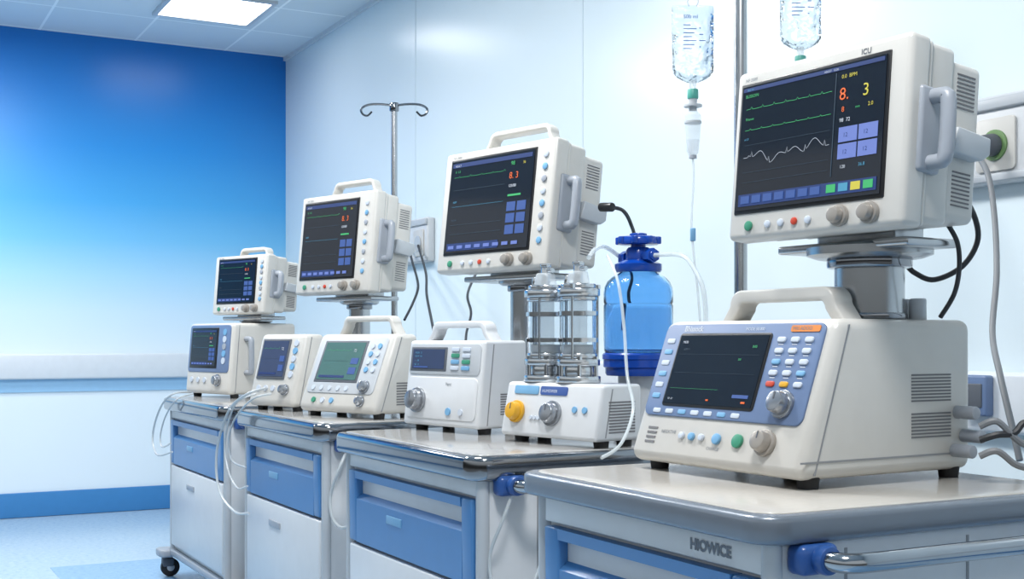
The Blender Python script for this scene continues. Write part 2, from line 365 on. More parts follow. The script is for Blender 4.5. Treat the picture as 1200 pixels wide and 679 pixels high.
        tr('green_trace', 'egreen', wv(.06, .7, .78, 'flat', .04, 40), t*1.3); tr('green_trace', 'edim', wv(.06, .7, .5, 'line', .04), t*1.2)
        rc('touch_button', 'eblue', .76, .94, .15, .33); rc('touch_button', 'eblue', .76, .94, .42, .58); rc('menu_bar', 'edblue', .05, .7, .05, .11)
        tx('white_reading', 'ewhite', '72', .11, .76, .74)

# ---------------------------------------------------------------- patient monitors on columns
def monitor(label, pxl, pxr, Y0, yaw, yb, yt, dp, zb0, cr, sx, sz, style, tilt=6, handle=0, big=False, colY=None):
    yaw = R(yaw); X0 = X_at(pxl, Y0); w = fit_w(X0, Y0, yaw, pxr)
    zb = z_at(yb, X0, Y0); h = z_at(yt, X0, Y0)-zb
    r = thing('patient_monitor', label, 'patient monitor', (X0, Y0, zb0), yaw, 'patient monitors on columns')
    hz = zb-zb0
    T = Matrix.Translation((0, 0, hz)) @ Matrix.Rotation(-R(tilt), 4, 'X')
    MB(T).box(0, w, 0, .06, 0, h, .013, 4).build('bezel', 'cream', r)
    MB(T).box(.012, w-.008, .05, dp*.62, .015, h*.985, .014, 4).box(.022, w-.012, dp*.5, dp, .03, h*.93, .016, 4).box(.01, w-.004, .055, .07, .006, h-.006, .01).build('rear_housing', 'cream', r)
    x0, x1 = sx[0]*w, sx[1]*w; z0, z1 = sz[0]*h, sz[1]*h
    MB(T).box(x0-.008, x1+.008, -.003, .01, z0-.008, z1+.008, .003).build('screen_surround', 'black', r)
    s = MB(T).box(x0, x1, -.005, .0, z0, z1).build('screen', 'scrn', r)
    SM = T @ frame((x0, -.0052, z0), (1, 0, 0), (0, 0, 1))
    ui(s, SM, x1-x0, z1-z0, style)
    FM = T @ frame((0, 0, 0), (1, 0, 0), (0, 0, 1))
    if big:
        MB(FM).text('ICU', .0155, .74*w, z1+.0115, .001, bold=.02).build('lettering', 'dgrey', r)
        MB(FM).text('NF 2000', .010, .06*w, z1+.012, .001).build('lettering', 'ink', r)
    else:
        MB(FM).text('NF 2000', .012, .08*w, h*.945, .001).build('lettering', 'ink', r)
    zc = z0*.45
    for i, (fx, mm) in enumerate(((.14, 'green'), (.26, 'btn'), (.34, 'btn'), (.42, 'red'), (.5, 'btn'))):
        MB(FM).cyl((fx*w, zc, 0), (fx*w, zc, .006), .008 if i else .011, n=16, bev=.002).build('button', mm, r)
    for fx in (.68, .84):
        k = MB(FM).cyl((fx*w, zc, 0), (fx*w, zc, .012), .022, n=28, bev=.003).cyl((fx*w, zc, .012), (fx*w, zc, .028), .017, .015, n=28, bev=.003).build('knob', 'taupe', r)
    if not big:
        xx = (sx[1]*w+w)/2+.004
        for i in range(8):
            z = z0+(z1-z0)*(i+.5)/8
            MB(FM).cyl((xx, z, 0), (xx, z, .005), .011, n=16, bev=.002).build('button', ['bluebtn', 'btn', 'grey'][i % 3], r)
    for zz in (.16, .68):
        v = MB(T)
        for i in range(9):
            z = h*(zz+.022*i); v.box(w-.013, w-.0108, dp*.66, dp*.9, z, z+.0032)
        v.build('vent', 'vent', r)
    za, zb_ = h*.34, h*.68; yy = .06
    MB(T).box(w-.012, w+.008, yy-.032, yy+.032, za-.02, zb_+.02, .008).tube([(w-.01, yy, za), (w+.03, yy, za), (w+.042, yy, za+.014), (w+.042, yy, zb_-.014), (w+.03, yy, zb_), (w-.01, yy, zb_)], .015, 12, 3).build('side_handle', 'grey', r)
    MB(T).ext([(dp*.5, h*.42), (dp*.56, h*.56), (dp*1.0, h*.54), (dp*1.0, h*.45), (dp*.9, h*.41)], 'x', w-.015, w+.016, .004).build('side_bracket', 'lgrey', r)
    if handle:
        MB(T).arch(.2*w, .88*w, h-.012, handle, .019, .06, .105, .035, .006).build('carry_handle', 'cream', r)
    MB(T).box(-.022, .006, .03, .06, h*.02, h*.14, .004).build('side_clip', 'black' if big else 'cream', r)
    cy = colY if colY else dp*.55
    cx = w*.5
    pr = .13 if big else .085
    MB().lathe([(0, hz-.045), (pr*.85, hz-.045), (pr, hz-.038), (pr, hz-.022), (pr*.94, hz-.016), (0, hz-.016)], (cx, cy, 0), 40).box(cx-w*.38, cx+w*.36, cy-.09, cy+.07, hz-.03, hz-.012, .006).box(cx-w*.22, cx+w*.22, cy-.05, cy+.05, hz-.02, hz+.03, .01).build('mount_plate', 'steel', r)
    c = MB().cyl((cx, cy, 0), (cx, cy, hz-.03), cr, n=40).build('column', 'steel', r)
    MB().cyl((cx, cy, hz-.065), (cx, cy, hz-.04), cr*1.22, n=40, bev=.004).build('collar', 'dsteel', c)
    MB().cyl((cx, cy, 0), (cx, cy, .014), cr*1.08, n=40, bev=.004).build('collar', 'dsteel', c)
    return r, w, h, hz, T
D4_TOP = ZT+.335
m4 = monitor('large nearest monitor with white waveform, above the slanted defibrillator', 852, 1057, 1.70, 5, 283, 84, .23, D4_TOP, .072, (.055, .885), (.17, .9), 'monitor', tilt=5, big=True, colY=.185)
m3 = monitor('monitor with carry handle and button column, behind the glass cylinders', 510, 640, 1.75, 14, 321, 179, .23, ZT, .046, (.08, .83), (.16, .92), 'far', handle=.085, tilt=7, colY=.16)
m2 = monitor('monitor with carry handle above the green-screened device', 345, 432, 1.74, 18, 346, 231, .22, ZT, .046, (.07, .78), (.16, .92), 'far', handle=.08, tilt=6, colY=.16)
m1 = monitor('smallest monitor, farthest along the row, on top of a boxy unit', 248, 309, 1.70, 20, 369, 301, .22, ZT+.382, .055, (.1, .80), (.2, .92), 'far', tilt=5, colY=.12, handle=.06)

# ---------------------------------------------------------------- slanted desktop devices
def console(name, label, cat, pxl, pxr, Y0, yaw, h, dp, lean, chin, z0=ZT, bodymat='cream', bev=.02):
    yaw = R(yaw); X0 = X_at(pxl, Y0); w = fit_w(X0, Y0, yaw, pxr)
    r = thing(name, label, cat, (X0, Y0, z0), yaw)
    ft = .018
    MB().ext([(0, ft), (0, chin), (lean, h), (dp, h), (dp, ft)], 'x', 0, w, bev, 4).build('body', bodymat, r)
    for x in (.05*w+.02, w-.03):
        for y in (.05, dp-.04): MB().cyl((x, y, 0), (x, y, ft+.006), .02, .023, n=16).build('foot', 'rubber', r)
    sl = math.hypot(lean, h-chin)
    k = (lean*.9+.035, .035)
    MB().ext([(k[1], ft+.01), (k[1]+.004, ft+.01), (k[0]+.004, h-.012), (k[0], h-.012)], 'x', w-.002, w+.0008).build('shell_seam', 'seamline', r)
    PM = frame((0, 0, chin), (1, 0, 0), (0, lean, h-chin))
    return r, w, PM, sl
def chandle(r, w, h, y, x0, x1, up, th, dy, m='cream'):
    MB().arch(x0*w, x1*w, h-.008, up+.016, th, y-dy/2, y+dy/2, .032, .008).build('carry_handle', m, r)
def side_vent(r, w, y0, y1, z0, z1, n):
    v = MB()
    for i in range(n):
        z = z0+(z1-z0)*i/n; v.box(w-.001, w+.0012, y0, y1, z, z+(z1-z0)/n*.5)
    v.build('vent', 'vent', r)
def knob(PM, x, v, rad, m, r, ln=.03):
    b = MB(PM).cyl((x, v, 0), (x, v, ln*.35), rad*1.2, n=32, bev=.002).cyl((x, v, ln*.3), (x, v, ln), rad, rad*.86, n=32, bev=.003).build('knob', m, r)
    MB(PM).box(x-.0015, x+.0015, v+rad*.15, v+rad*.75, ln-.0005, ln+.001).build('pointer', 'dgrey', b)

# D4: large front device
r, w, PM, sl = console('defibrillator', 'large slanted cream defibrillator with slate-blue control panel on the nearest cart', 'defibrillator', 738, 938, 1.585, 3, .335, .50, .105, .045, bev=.024)
MB(PM).rslab(.035*w, .955*w, .265*sl, .97*sl, -.004, .004, .02, .002).build('control_panel', 'panel', r)
MB(PM).rslab(.14*w, .69*w, .34*sl, .90*sl, 0, .0065, .008, .003).build('screen_surround', 'black', r)
s = MB(PM).box(.152*w, .678*w, .36*sl, .88*sl, .004, .0075).build('screen', 'scrn', r)
ui(s, PM @ Matrix.Translation((.152*w, .36*sl, .0076)), .526*w, .52*sl, 'defib')
MB(PM).text('Bhissock', .018, .155*w, .915*sl, .0045, bold=.03).build('lettering', 'ewhite', r)
MB(PM).rslab(.78*w, .93*w, .905*sl, .95*sl, .003, .0055, .004).build('orange_label', 'orange', r)
MB(PM).text('MRI ADOO', .011, .79*w, .916*sl, .006).build('lettering', 'ink', r)
MB(PM).text('MODE 50.000', .010, .53*w, .918*sl, .005).build('lettering', 'btn', r)
cols = [['btn', 'btn', 'btn'], ['btn', 'btn', 'btn'], ['bluebtn', 'btn', 'btn'], ['btn', 'btn', 'bluebtn'], ['red', 'yellow', 'btn']]
for j in range(5):
    for i in range(3):
        x = (.745+.072*i)*w; v = (.85-.078*j)*sl
        MB(PM).rslab(x-.012, x+.012, v-.006, v+.006, .002, .0075, .005, .002).build('button', cols[j][i], r)
        if j < 4: MB(PM).rect(x-.007, x+.007, v-.0112, v-.0095, .0048).build('key_caption', 'ewhite', r)
for j in range(6):
    v = (.84-.085*j)*sl
    MB(PM).rslab(.063*w, .112*w, v-.006, v+.006, .002, .0055, .004, .001).build('button', ['btn', 'bluebtn'][j % 2], r)
knob(PM, .84*w, .40*sl, .025, 'silver', r, .034)
for i in range(7):
    x = (.12+.08*i)*w; MB(PM).rslab(x-.013, x+.013, .285*sl, .32*sl, .002, .0055, .004, .001).build('button', ['btn', 'bluebtn'][i % 3 == 2], r)
mb = MB(PM)
for i in range(4): mb.box(.09*w, .15*w, (.06+.035*i)*sl, (.075+.035*i)*sl, -.001, .0015)
mb.build('speaker_slot', 'vent', r)
for fx, mm, rd in ((.32, 'btn', .008), (.38, 'bluebtn', .009), (.44, 'btn', .008), (.53, 'bluebtn', .012), (.65, 'green', .015)):
    MB(PM).cyl((fx*w, .13*sl, 0), (fx*w, .13*sl, .008), rd, n=20, bev=.002).build('button', mm, r)
MB(PM).text('NEGATIVE', .011, .18*w, .14*sl, .0012).build('lettering', 'ink', r)
MB(PM).text('CHARGE', .01, .48*w, .05*sl, .0012).build('lettering', 'ink', r)
knob(PM, .80*w, .135*sl, .023, 'taupe', r, .03)
chandle(r, w, .335, .19, .23, .93, .060, .028, .058)
side_vent(r, w, .31, .43, .165, .225, 9)
side_vent(r, w, .31, .43, .09, .145, 8)
MB().box(w-.001, w+.001, .0, .48, .052, .056).build('side_seam', 'seamline', r)
for y, z in ((.45, .14), (.47, .09), (.44, .06)):
    MB().cyl((w-.005, y, z), (w+.05, y, z), .014, n=16, bev=.003).build('connector', 'grey', r)
for x in (.84, .92): MB().cyl((x*w, .38, .33), (x*w, .38, .38), .018, n=20, bev=.004).build('top_connector', 'lgrey', r)

# D3: ventilator style box
r, w, PM, sl = console('ventilator', 'white box ventilator with small blue display and large grey dial', 'ventilator', 472, 560, 1.62, 12, .292, .2, .03, .03, bodymat='white')
MB(PM).rslab(.03*w, .97*w, .58*sl, .96*sl, -.003, .0025, .02, .002).build('upper_panel', 'lgrey', r)
MB(PM).box(.05*w, .54*w, .62*sl, .92*sl, -.002, .004, .003).build('screen_surround', 'dgrey', r)
s = MB(PM).box(.08*w, .51*w, .65*sl, .89*sl, 0, .005).build('screen', 'scrnb', r)
ui(s, PM @ Matrix.Translation((.08*w, .65*sl, .0051)), .43*w, .24*sl, 'lcd')
for j in range(2):
    for i in range(4):
        MB(PM).rslab((.60+.14*j)*w, (.70+.14*j)*w, (.64+.075*i)*sl, (.69+.075*i)*sl, 0, .006, .004, .001).build('button', ['btn', 'bluebtn', 'green', 'btn'][(i+j) % 4], r)
MB(PM).rslab(.04*w, .96*w, .04*sl, .55*sl, -.003, .003, .02, .002).build('lower_panel', 'white', r)
knob(PM, .2*w, .26*sl, .034, 'silver', r, .04)
MB(PM).cyl((.62*w, .14*sl, 0), (.62*w, .14*sl, .008), .012, n=20).build('button', 'bluebtn', r)
MB(PM).cyl((.78*w, .14*sl, 0), (.78*w, .14*sl, .008), .010, n=20).build('button', 'btn', r)
MB(PM).text('Vent', .016, .55*w, .45*sl, .0035).build('lettering', 'ink', r)
chandle(r, w, .292, .095, .08, .96, .054, .022, .05, 'white')
side_vent(r, w, .09, .17, .06, .13, 9)

# D3b: pump base with glass cylinders
r, w, PM, sl = console('humidifier_pump', 'white pump unit with yellow and grey knobs carrying steel-framed glass cylinders', 'medical pump', 586, 698, 1.68, 12, .172, .178, .03, .03, bodymat='white', bev=.014)
MB(PM).rslab(.1*w, .36*w, .76*sl, .93*sl, -.002, .0025, .006, .001).build('blue_label', 'bluebtn', r)
MB(PM).rslab(.38*w, .66*w, .76*sl, .93*sl, -.002, .0025, .006, .001).build('blue_label', 'eblue', r)
MB(PM).text('HUMIDIFIER', .012, .40*w, .81*sl, .003).build('lettering', 'ewhite', r)
knob(PM, .16*w, .40*sl, .027, 'yellow', r, .03); knob(PM, .54*w, .40*sl, .030, 'silver', r, .032)
for fx in (.32, .36, .40): MB(PM).cyl((fx*w, .3*sl, 0), (fx*w, .3*sl, .005), .006, n=12).build('button', 'btn', r)
for fx in (.76, .86): MB(PM).cyl((fx*w, .5*sl, 0), (fx*w, .5*sl, .005), .009, n=14).build('button', 'bluebtn', r)
side_vent(r, w, .05, .15, .04, .13, 11)
zc = .172
for cx in (.098, .236):
    cy = .09
    for z0_, z1_, rr in ((0, .02, .064), (.02, .048, .046), (.048, .068, .062), (.068, .084, .054), (.232, .244, .054), (.244, .266, .062), (.266, .28, .05)):
        MB().cyl((cx, cy, zc+z0_), (cx, cy, zc+z1_), rr, n=44, bev=.004).build('steel_flange', 'satin', r)
    g = MB().lathe([(.046, 0), (.052, 0), (.052, .165), (.046, .165), (.046, 0)], (cx, cy, zc+.074), 48).build('glass_cylinder', 'glass', r)
    for zz in (.115, .19):
        MB().lathe([(.0525, .0), (.0565, .0), (.0565, .012), (.0525, .012), (.0525, 0)], (cx, cy, zc+zz), 44).build('clamp_ring', 'satin', r)
    MB().box(cx-.008, cx+.008, cy-.068, cy-.054, zc+.114, zc+.128, .002).build('clamp_lug', 'dsteel', r)
    MB().cyl((cx, cy, zc+.084), (cx, cy, zc+.108), .043, n=36, bev=.004).build('piston', 'white', g)
    MB().cyl((cx, cy, zc+.108), (cx, cy, zc+.234), .026, n=32).build('inner_sleeve', 'sleeve', g)
    cp = MB().cyl((cx, cy, zc+.279), (cx, cy, zc+.315), .034, .027, n=28, bev=.004).build('cylinder_cap', 'clear', r)
    MB().cyl((cx, cy, zc+.279), (cx, cy, zc+.335), .013, n=18, bev=.003).cyl((cx, cy, zc+.322), (cx+.032, cy, zc+.322), .007, n=12).cyl((cx, cy, zc+.333), (cx, cy, zc+.342), .018, n=6, bev=.001).build('valve', 'satin', cp)
    MB().cyl((cx-.036, cy-.01, zc+.279), (cx-.036, cy-.01, zc+.305), .008, n=12, bev=.002).build('fitting', 'satin', cp)
    for a in range(6):
        q = R(60*a+20); x = cx+.056*math.cos(q); y = cy+.056*math.sin(q)
        MB().cyl((x, y, zc+.01), (x, y, zc+.055), .006, n=12).cyl((x, y, zc+.066), (x, y, zc+.075), .008, n=6).build('bolt', 'satin', r)
    for a in (60, 180, 300):
        x = cx+.057*math.cos(R(a)); y = cy+.057*math.sin(R(a))
        MB().cyl((x, y, zc+.055), (x, y, zc+.272), .0036, n=12).cyl((x, y, zc+.265), (x, y, zc+.277), .008, n=6).build('tie_rod', 'satin', r)

# blue bottle
bp = Vector((X_at(748, 2.07), 2.07, ZT))
r = thing('gas_bottle', 'translucent blue glass bottle with dark blue screw valve beside the glass cylinders', 'bottle', bp)
MB().lathe([(0, 0), (.07, 0), (.075, .01), (.06, .03), (.06, .2), (0, .2)], n=40).build('pedestal', 'lgrey', r)
MB().lathe([(0, .188), (.094, .188), (.098, .195), (.098, .21), (.104, .214), (.104, .235), (.107, .237), (.107, .25), (.102, .255), (.098, .255), (.098, .245), (0, .245)], n=44).build('stand', 'cblue', r)
op = [(0, .247), (.09, .247), (.098, .252), (.102, .265), (.103, .30), (.103, .395), (.1005, .40), (.103, .405), (.103, .43), (.101, .448), (.093, .466), (.079, .48), (.06, .49), (.05, .496), (.05, .51)]
ip = [(.046, .51), (.046, .494), (.057, .485), (.076, .475), (.089, .462), (.097, .446), (.0985, .43), (.0985, .30), (.098, .268), (.094, .257), (.088, .252), (0, .252)]
MB().lathe(op+ip, n=64).build('glass_body', 'bglass', r)
MB().lathe([(0, .254), (.086, .254), (.095, .27), (.0965, .30), (.0965, .385), (0, .385)], n=48).build('liquid', 'liquid', r)
c = MB().lathe([(0, .494), (.066, .494), (.07, .5), (.07, .518), (.05, .528), (.036, .532), (.036, .56), (.03, .568), (0, .568)], n=36).build('valve_body', 'cblue', r)
MB().cyl((-.085, 0, .54), (.085, 0, .54), .015, n=18, bev=.003).cyl((-.08, 0, .54), (-.05, 0, .54), .022, n=6).cyl((.05, 0, .54), (.08, 0, .54), .022, n=6).build('side_port', 'cblue', c)
k = MB().cyl((0, 0, .56), (0, 0, .58), .022).cyl((0, 0, .576), (0, 0, .60), .062, .058, n=36, bev=.006).cyl((0, 0, .598), (0, 0, .61), .026, n=20, bev=.004)
for a in range(8):
    q = R(45*a); k.cyl((.058*math.cos(q), .058*math.sin(q), .577), (.058*math.cos(q), .058*math.sin(q), .599), .011, n=12, bev=.003)
k.build('valve_knob', 'cblue', c)

# D2: green screen device on third cart
r, w, PM, sl = console('bedside_monitor', 'cream slanted device with green-grey screen and carry handle on the third cart', 'bedside monitor', 350, 438, 1.56, 18, .317, .22, .11, .05)
MB(PM).rslab(.06*w, .94*w, .15*sl, .95*sl, -.003, .0035, .02, .002).build('control_panel', 'lgrey', r)
MB(PM).box(.12*w, .70*w, .30*sl, .90*sl, -.001, .005, .003).build('screen_surround', 'dgrey', r)
s = MB(PM).box(.15*w, .67*w, .34*sl, .87*sl, 0, .0062).build('screen', 'scrng', r)
ui(s, PM @ Matrix.Translation((.15*w, .34*sl, .0063)), .52*w, .53*sl, 'small')
for j in range(4):
    for i in range(2): MB(PM).cyl(((.77+.09*i)*w, (.82-.11*j)*sl, .002), ((.77+.09*i)*w, (.82-.11*j)*sl, .008), .011, n=14).build('button', ['btn', 'bluebtn'][(i+j) % 2], r)
knob(PM, .82*w, .25*sl, .022, 'silver', r, .028); knob(PM, .82*w, .05*sl, .018, 'silver', r, .024)
for fx in (.15, .26, .37, .48, .59): MB(PM).cyl((fx*w, .22*sl, .002), (fx*w, .22*sl, .007), .010, n=14).build('button', 'btn', r)
for fx, mm in ((.2, 'green'), (.32, 'btn'), (.44, 'bluebtn')): MB(PM).cyl((fx*w, .05*sl, 0), (fx*w, .05*sl, .006), .011, n=14).build('button', mm, r)
chandle(r, w, .317, .16, .16, .96, .062, .022, .05)
side_vent(r, w, .11, .19, .05, .14, 9)
# D2b
r, w, PM, sl = console('bedside_monitor', 'small cream slanted monitor with dark blue screen at the left of the third cart', 'bedside monitor', 291, 343, 1.50, 20, .319, .17, .07, .05)
MB(PM).box(.1*w, .72*w, .30*sl, .92*sl, -.001, .005, .003).build('screen_surround', 'dgrey', r)
s = MB(PM).box(.13*w, .69*w, .34*sl, .89*sl, 0, .0062).build('screen', 'scrnb', r)
ui(s, PM @ Matrix.Translation((.13*w, .34*sl, .0063)), .56*w, .55*sl, 'small')
for j in range(5): MB(PM).cyl((.85*w, (.86-.12*j)*sl, 0), (.85*w, (.86-.12*j)*sl, .006), .014, n=14).build('button', ['btn', 'bluebtn'][j % 2], r)
for fx in (.2, .36, .52): MB(PM).cyl((fx*w, .16*sl, 0), (fx*w, .16*sl, .006), .012, n=14).build('button', 'btn', r)
knob(PM, .8*w, .14*sl, .02, 'silver', r)
side_vent(r, w, .08, .14, .06, .13, 7)
# D1
r, w, PM, sl = console('bedside_monitor', 'boxy cream monitor with blue-grey front under the smallest monitor on the farthest cart', 'bedside monitor', 217, 268, 1.575, 15, .382, .40, .03, .05)
MB(PM).rslab(.04*w, .96*w, .24*sl, .97*sl, -.003, .003, .02, .002).build('control_panel', 'panel', r)
MB(PM).box(.08*w, .70*w, .30*sl, .93*sl, -.001, .005, .003).build('screen_surround', 'black', r)
s = MB(PM).box(.11*w, .67*w, .34*sl, .90*sl, 0, .0062).build('screen', 'scrn', r)
ui(s, PM @ Matrix.Translation((.11*w, .34*sl, .0063)), .56*w, .56*sl, 'far')
for j in range(5): MB(PM).cyl((.84*w, (.86-.11*j)*sl, 0), (.84*w, (.86-.11*j)*sl, .006), .017, n=14).build('button', ['bluebtn', 'btn', 'grey'][j % 3], r)
for fx in (.15, .3, .45): MB(PM).cyl((fx*w, .12*sl, 0), (fx*w, .12*sl, .006), .014, n=14).build('button', 'btn', r)
knob(PM, .75*w, .12*sl, .026, 'silver', r)
side_vent(r, w, .22, .36, .2, .3, 8)
MB().tube([(w-.01, .10, .13), (w+.04, .10, .13), (w+.05, .10, .15), (w+.05, .10, .28), (w+.04, .10, .30), (w-.01, .10, .30)], .014, 12, 3).build('side_handle', 'grey', r)

# ---------------------------------------------------------------- drip stands and bags
def stand(label, px, Y, ztop, rad, arms):
    X = X_at(px, Y)
    r = thing('drip_stand', label, 'IV pole', (X, Y, 0), 0)
    for i in range(5):
        a = R(72*i+15); e = (.24*math.cos(a), .24*math.sin(a))
        l = MB().tube([(0, 0, .11), (.12*math.cos(a), .12*math.sin(a), .095), (e[0], e[1], .07)], .012, 10, 4).build('leg', 'steel', r)
        MB().cyl((e[0], e[1]-.01, .026), (e[0], e[1]+.01, .026), .025, n=16, bev=.003).box(e[0]-.012, e[0]+.012, e[1]-.014, e[1]+.014, .035, .08, .004).build('caster', 'rubber', l)
    MB().cyl((0, 0, .08), (0, 0, .14), .035, n=24, bev=.006).build('hub', 'dgrey', r)
    MB().cyl((0, 0, .1), (0, 0, ztop), rad, n=24).build('pole', 'steel', r)
    MB().cyl((0, 0, 1.1), (0, 0, 1.17), rad*1.7, n=20, bev=.005).build('collar', 'dgrey', r)
    MB().cyl((0, 0, ztop-.03), (0, 0, ztop+.015), rad*1.5, n=20, bev=.005).build('top_cap', 'dsteel', r)
    for pts in arms: MB().tube(pts, .006, 8, 6).build('hook_arm', 'dsteel', r)
    return r
Y1 = 2.45; X1 = X_at(462, Y1); z1 = z_at(124, X1, Y1)
ux, uy = SA*.9, CA*.9
def arm1(s):
    L = .175
    return [(0, 0, z1), (s*ux*.08, s*uy*.08, z1+.008), (s*ux*L*.85, s*uy*L*.85, z1+.004), (s*ux*L*1.06, s*uy*L*1.06, z1-.016), (s*ux*L*1.02, s*uy*L*1.02, z1-.042), (s*ux*L*.86, s*uy*L*.86, z1-.05), (s*ux*L*.72, s*uy*L*.72, z1-.03)]
stand('drip stand with empty curved hooks, behind the third cart', 462, Y1, z1, .016, [arm1(1), arm1(-1)])
Y2 = 2.42; X2 = X_at(868, Y2)
b1Y = Y2-.14; b1X = X_at(812, b1Y); b2Y = Y2+.15; b2X = X_at(938, b2Y)
zb1 = z_at(97, b1X, b1Y); zb2 = z_at(58, b2X, b2Y); BH = .245
za1 = zb1+BH+.02; za2 = zb2+BH+.02
def arm2(bx, by, z):
    dx, dy = bx-X2, by-Y2
    return [(0, 0, z+.03), (dx*.4, dy*.4, z+.045), (dx*.8, dy*.8, z+.03), (dx, dy, z+.004), (dx*1.1, dy*1.1, z+.015), (dx*1.16, dy*1.16, z+.045)]
stand('drip stand holding two clear fluid bags, behind the second cart', 868, Y2, max(za1, za2)+.06, .02, [arm2(b1X, b1Y, za1), arm2(b2X, b2Y, za2)])
def bag(label, X, Y, zb, line):
    yaw = math.pi/2-ANG
    r = thing('iv_bag', label, 'IV bag', (X, Y, zb), yaw, 'fluid bags on the drip stand')
    t = bmesh.new(); rings = []; n = 36
    prof = ((0, .016, .010), (.007, .034, .014), (.018, .052, .019), (.032, .062, .023), (.05, .064, .025), (.08, .063, .027), (.115, .064, .028), (.16, .064, .024), (.205, .064, .014), (.226, .064, .005), (.236, .062, .003))
    for j, (z, hw, th) in enumerate(prof):
        ring = []
        for i in range(n):
            q = 6.28318*i/n; wv = 1+.20*math.sin(3*q+j*1.7)*math.sin(j*2.1)+.11*math.sin(7*q+j)
            ring.append(t.verts.new((hw*math.copysign(abs(math.cos(q))**.75, math.cos(q)), th*math.sin(q)*wv, z)))
        rings.append(ring)
    for a, b in zip(rings, rings[1:]):
        for i in range(n): t.faces.new((a[i], a[(i+1) % n], b[(i+1) % n], b[i]))
    t.faces.new(rings[0][::-1]); t.faces.new(rings[-1])
    bmesh.ops.subdivide_edges(t, edges=t.edges[:], cuts=1, smooth=.6, use_grid_fill=True)
    mb = MB(); mb._add(t); mb.build('pouch', 'bag', r)
    FM = frame((0, -.036, 0), (1, 0, 0), (0, 0, 1))
    m = MB(FM)
    for i in range(7):
        z = .095+.012*i; m.rect(-.034, -.034+.026+.014*((i*7) % 3)/2, z, z+.0024, .0)
    for i in range(4):
        z = .10+.019*i; m.rect(.014, .019+.014*((i*5) % 3)/2, z, z+.0024, .0)
    m.text('500 ml', .016, -.034, .188, .0, bold=.01).build('printed_label', 'inkb', r)
    MB().tube([(-.012, 0, .234), (-.016, 0, .252), (0, 0, .27), (.016, 0, .252), (.012, 0, .234)], .0025, 6, 4).build('hanger_loop', 'tube', r)
    p = MB().cyl((0, 0, -.022), (0, 0, .006), .011, n=18).build('port', 'clear', r)
    MB().cyl((0, 0, -.05), (0, 0, -.02), .017, n=20, bev=.003).build('stopper', 'wgreen', p)
    if line:
        MB().cyl((0, 0, -.085), (0, 0, -.05), .012, .013, n=18).cyl((0, 0, -.074), (0, 0, -.068), .028, n=24).build('spike', 'lgrey', r)
        MB().lathe([(0, -.23), (.008, -.23), (.019, -.21), (.024, -.13), (.024, -.1), (.012, -.085), (0, -.085)], n=28).build('drip_chamber', 'sleeve', r)
        MB().cyl((0, 0, -.125), (0, 0, -.118), .026, n=24).build('chamber_ring', 'lgrey', r)
        MB().cyl((0, 0, -.232), (0, 0, -.222), .012, n=20).build('chamber_outlet', 'grey', r)
        MB().lathe([(0, -.228), (.007, -.228), (.0175, -.21), (.0195, -.175), (0, -.175)], n=20).build('chamber_fluid', 'clear', r)
        e = -(zb-1.02)
        MB().tube([(0, 0, -.23), (.002, 0, -.3), (-.004, 0, -.42), (.002, 0, -.52), (.02, .0, -.7), (.035, .0, e)], .0035, 8, 6).build('drip_tube', 'tube', r)
        MB().box(-.008, .008, -.007, .007, -.485, -.445, .003).build('roller_clamp', 'bluebtn', r)
    else:
        MB().tube([(0, 0, -.05), (.0, .0, -.2), (.004, 0, -.5)], .0035, 8, 6).build('drip_tube', 'tube', r)
    return r
bag('clear fluid bag left of the pole, with long drip line and chamber', b1X, b1Y, zb1, True)
bag('clear fluid bag right of the pole, just above the large monitor', b2X, b2Y, zb2, False)

# ---------------------------------------------------------------- wall sockets
def socket_panel(label, x0, x1, xs):
    r = thing('socket_panel', label, 'wall socket', (x0, YW, 1.70), 0, 'wall socket panels')
    L = x1-x0
    MB().box(0, L, -.05, 0, 0, .26, .012).build('housing', 'white', r)
    MB().box(0, L, -.062, -.046, .215, .25, .006).build('top_rail', 'lgrey', r)
    MB().box(0, L, -.060, -.046, .005, .03, .005).build('lower_rail', 'lgrey', r)
    for i, x in enumerate(xs):
        p = MB().rslab(x-.07, x+.07, .035, .19, .05, .058, .015, .002, Mx=frame((0, 0, 0), (1, 0, 0), (0, 0, 1))).build('socket_plate', 'cream', r)
        MB().cyl((x, -.064, .11), (x, -.056, .11), .045, n=28).build('socket_face', 'outlet' if i % 2 == 0 else 'lgrey', p)
    return r
xa = X_at(1112, YW); px0 = X_at(1182, YW)
socket_panel('wall socket panel behind the largest monitor, with a plug in it', xa, xa+1.1, (px0-xa, px0-xa+.25, px0-xa+.5))
xb0 = X_at(474, YW); xb1 = X_at(510, YW)
socket_panel('small distant wall socket panel between two monitors', xb0, xb1, ((xb1-xb0)*.25, (xb1-xb0)*.75))
xo = X_at(1163, YW)
r = thing('wall_outlet', 'small dark wall outlet low behind the defibrillator, at the right edge', 'wall outlet', (xo, YW-.05, 1.02), 0)
MB().box(-.05, .05, -.035, 0, 0, .12, .008).build('outlet_box', 'panel', r)
MB().box(-.035, .035, -.039, -.033, .025, .095, .004).build('outlet_face', 'dgrey', r)

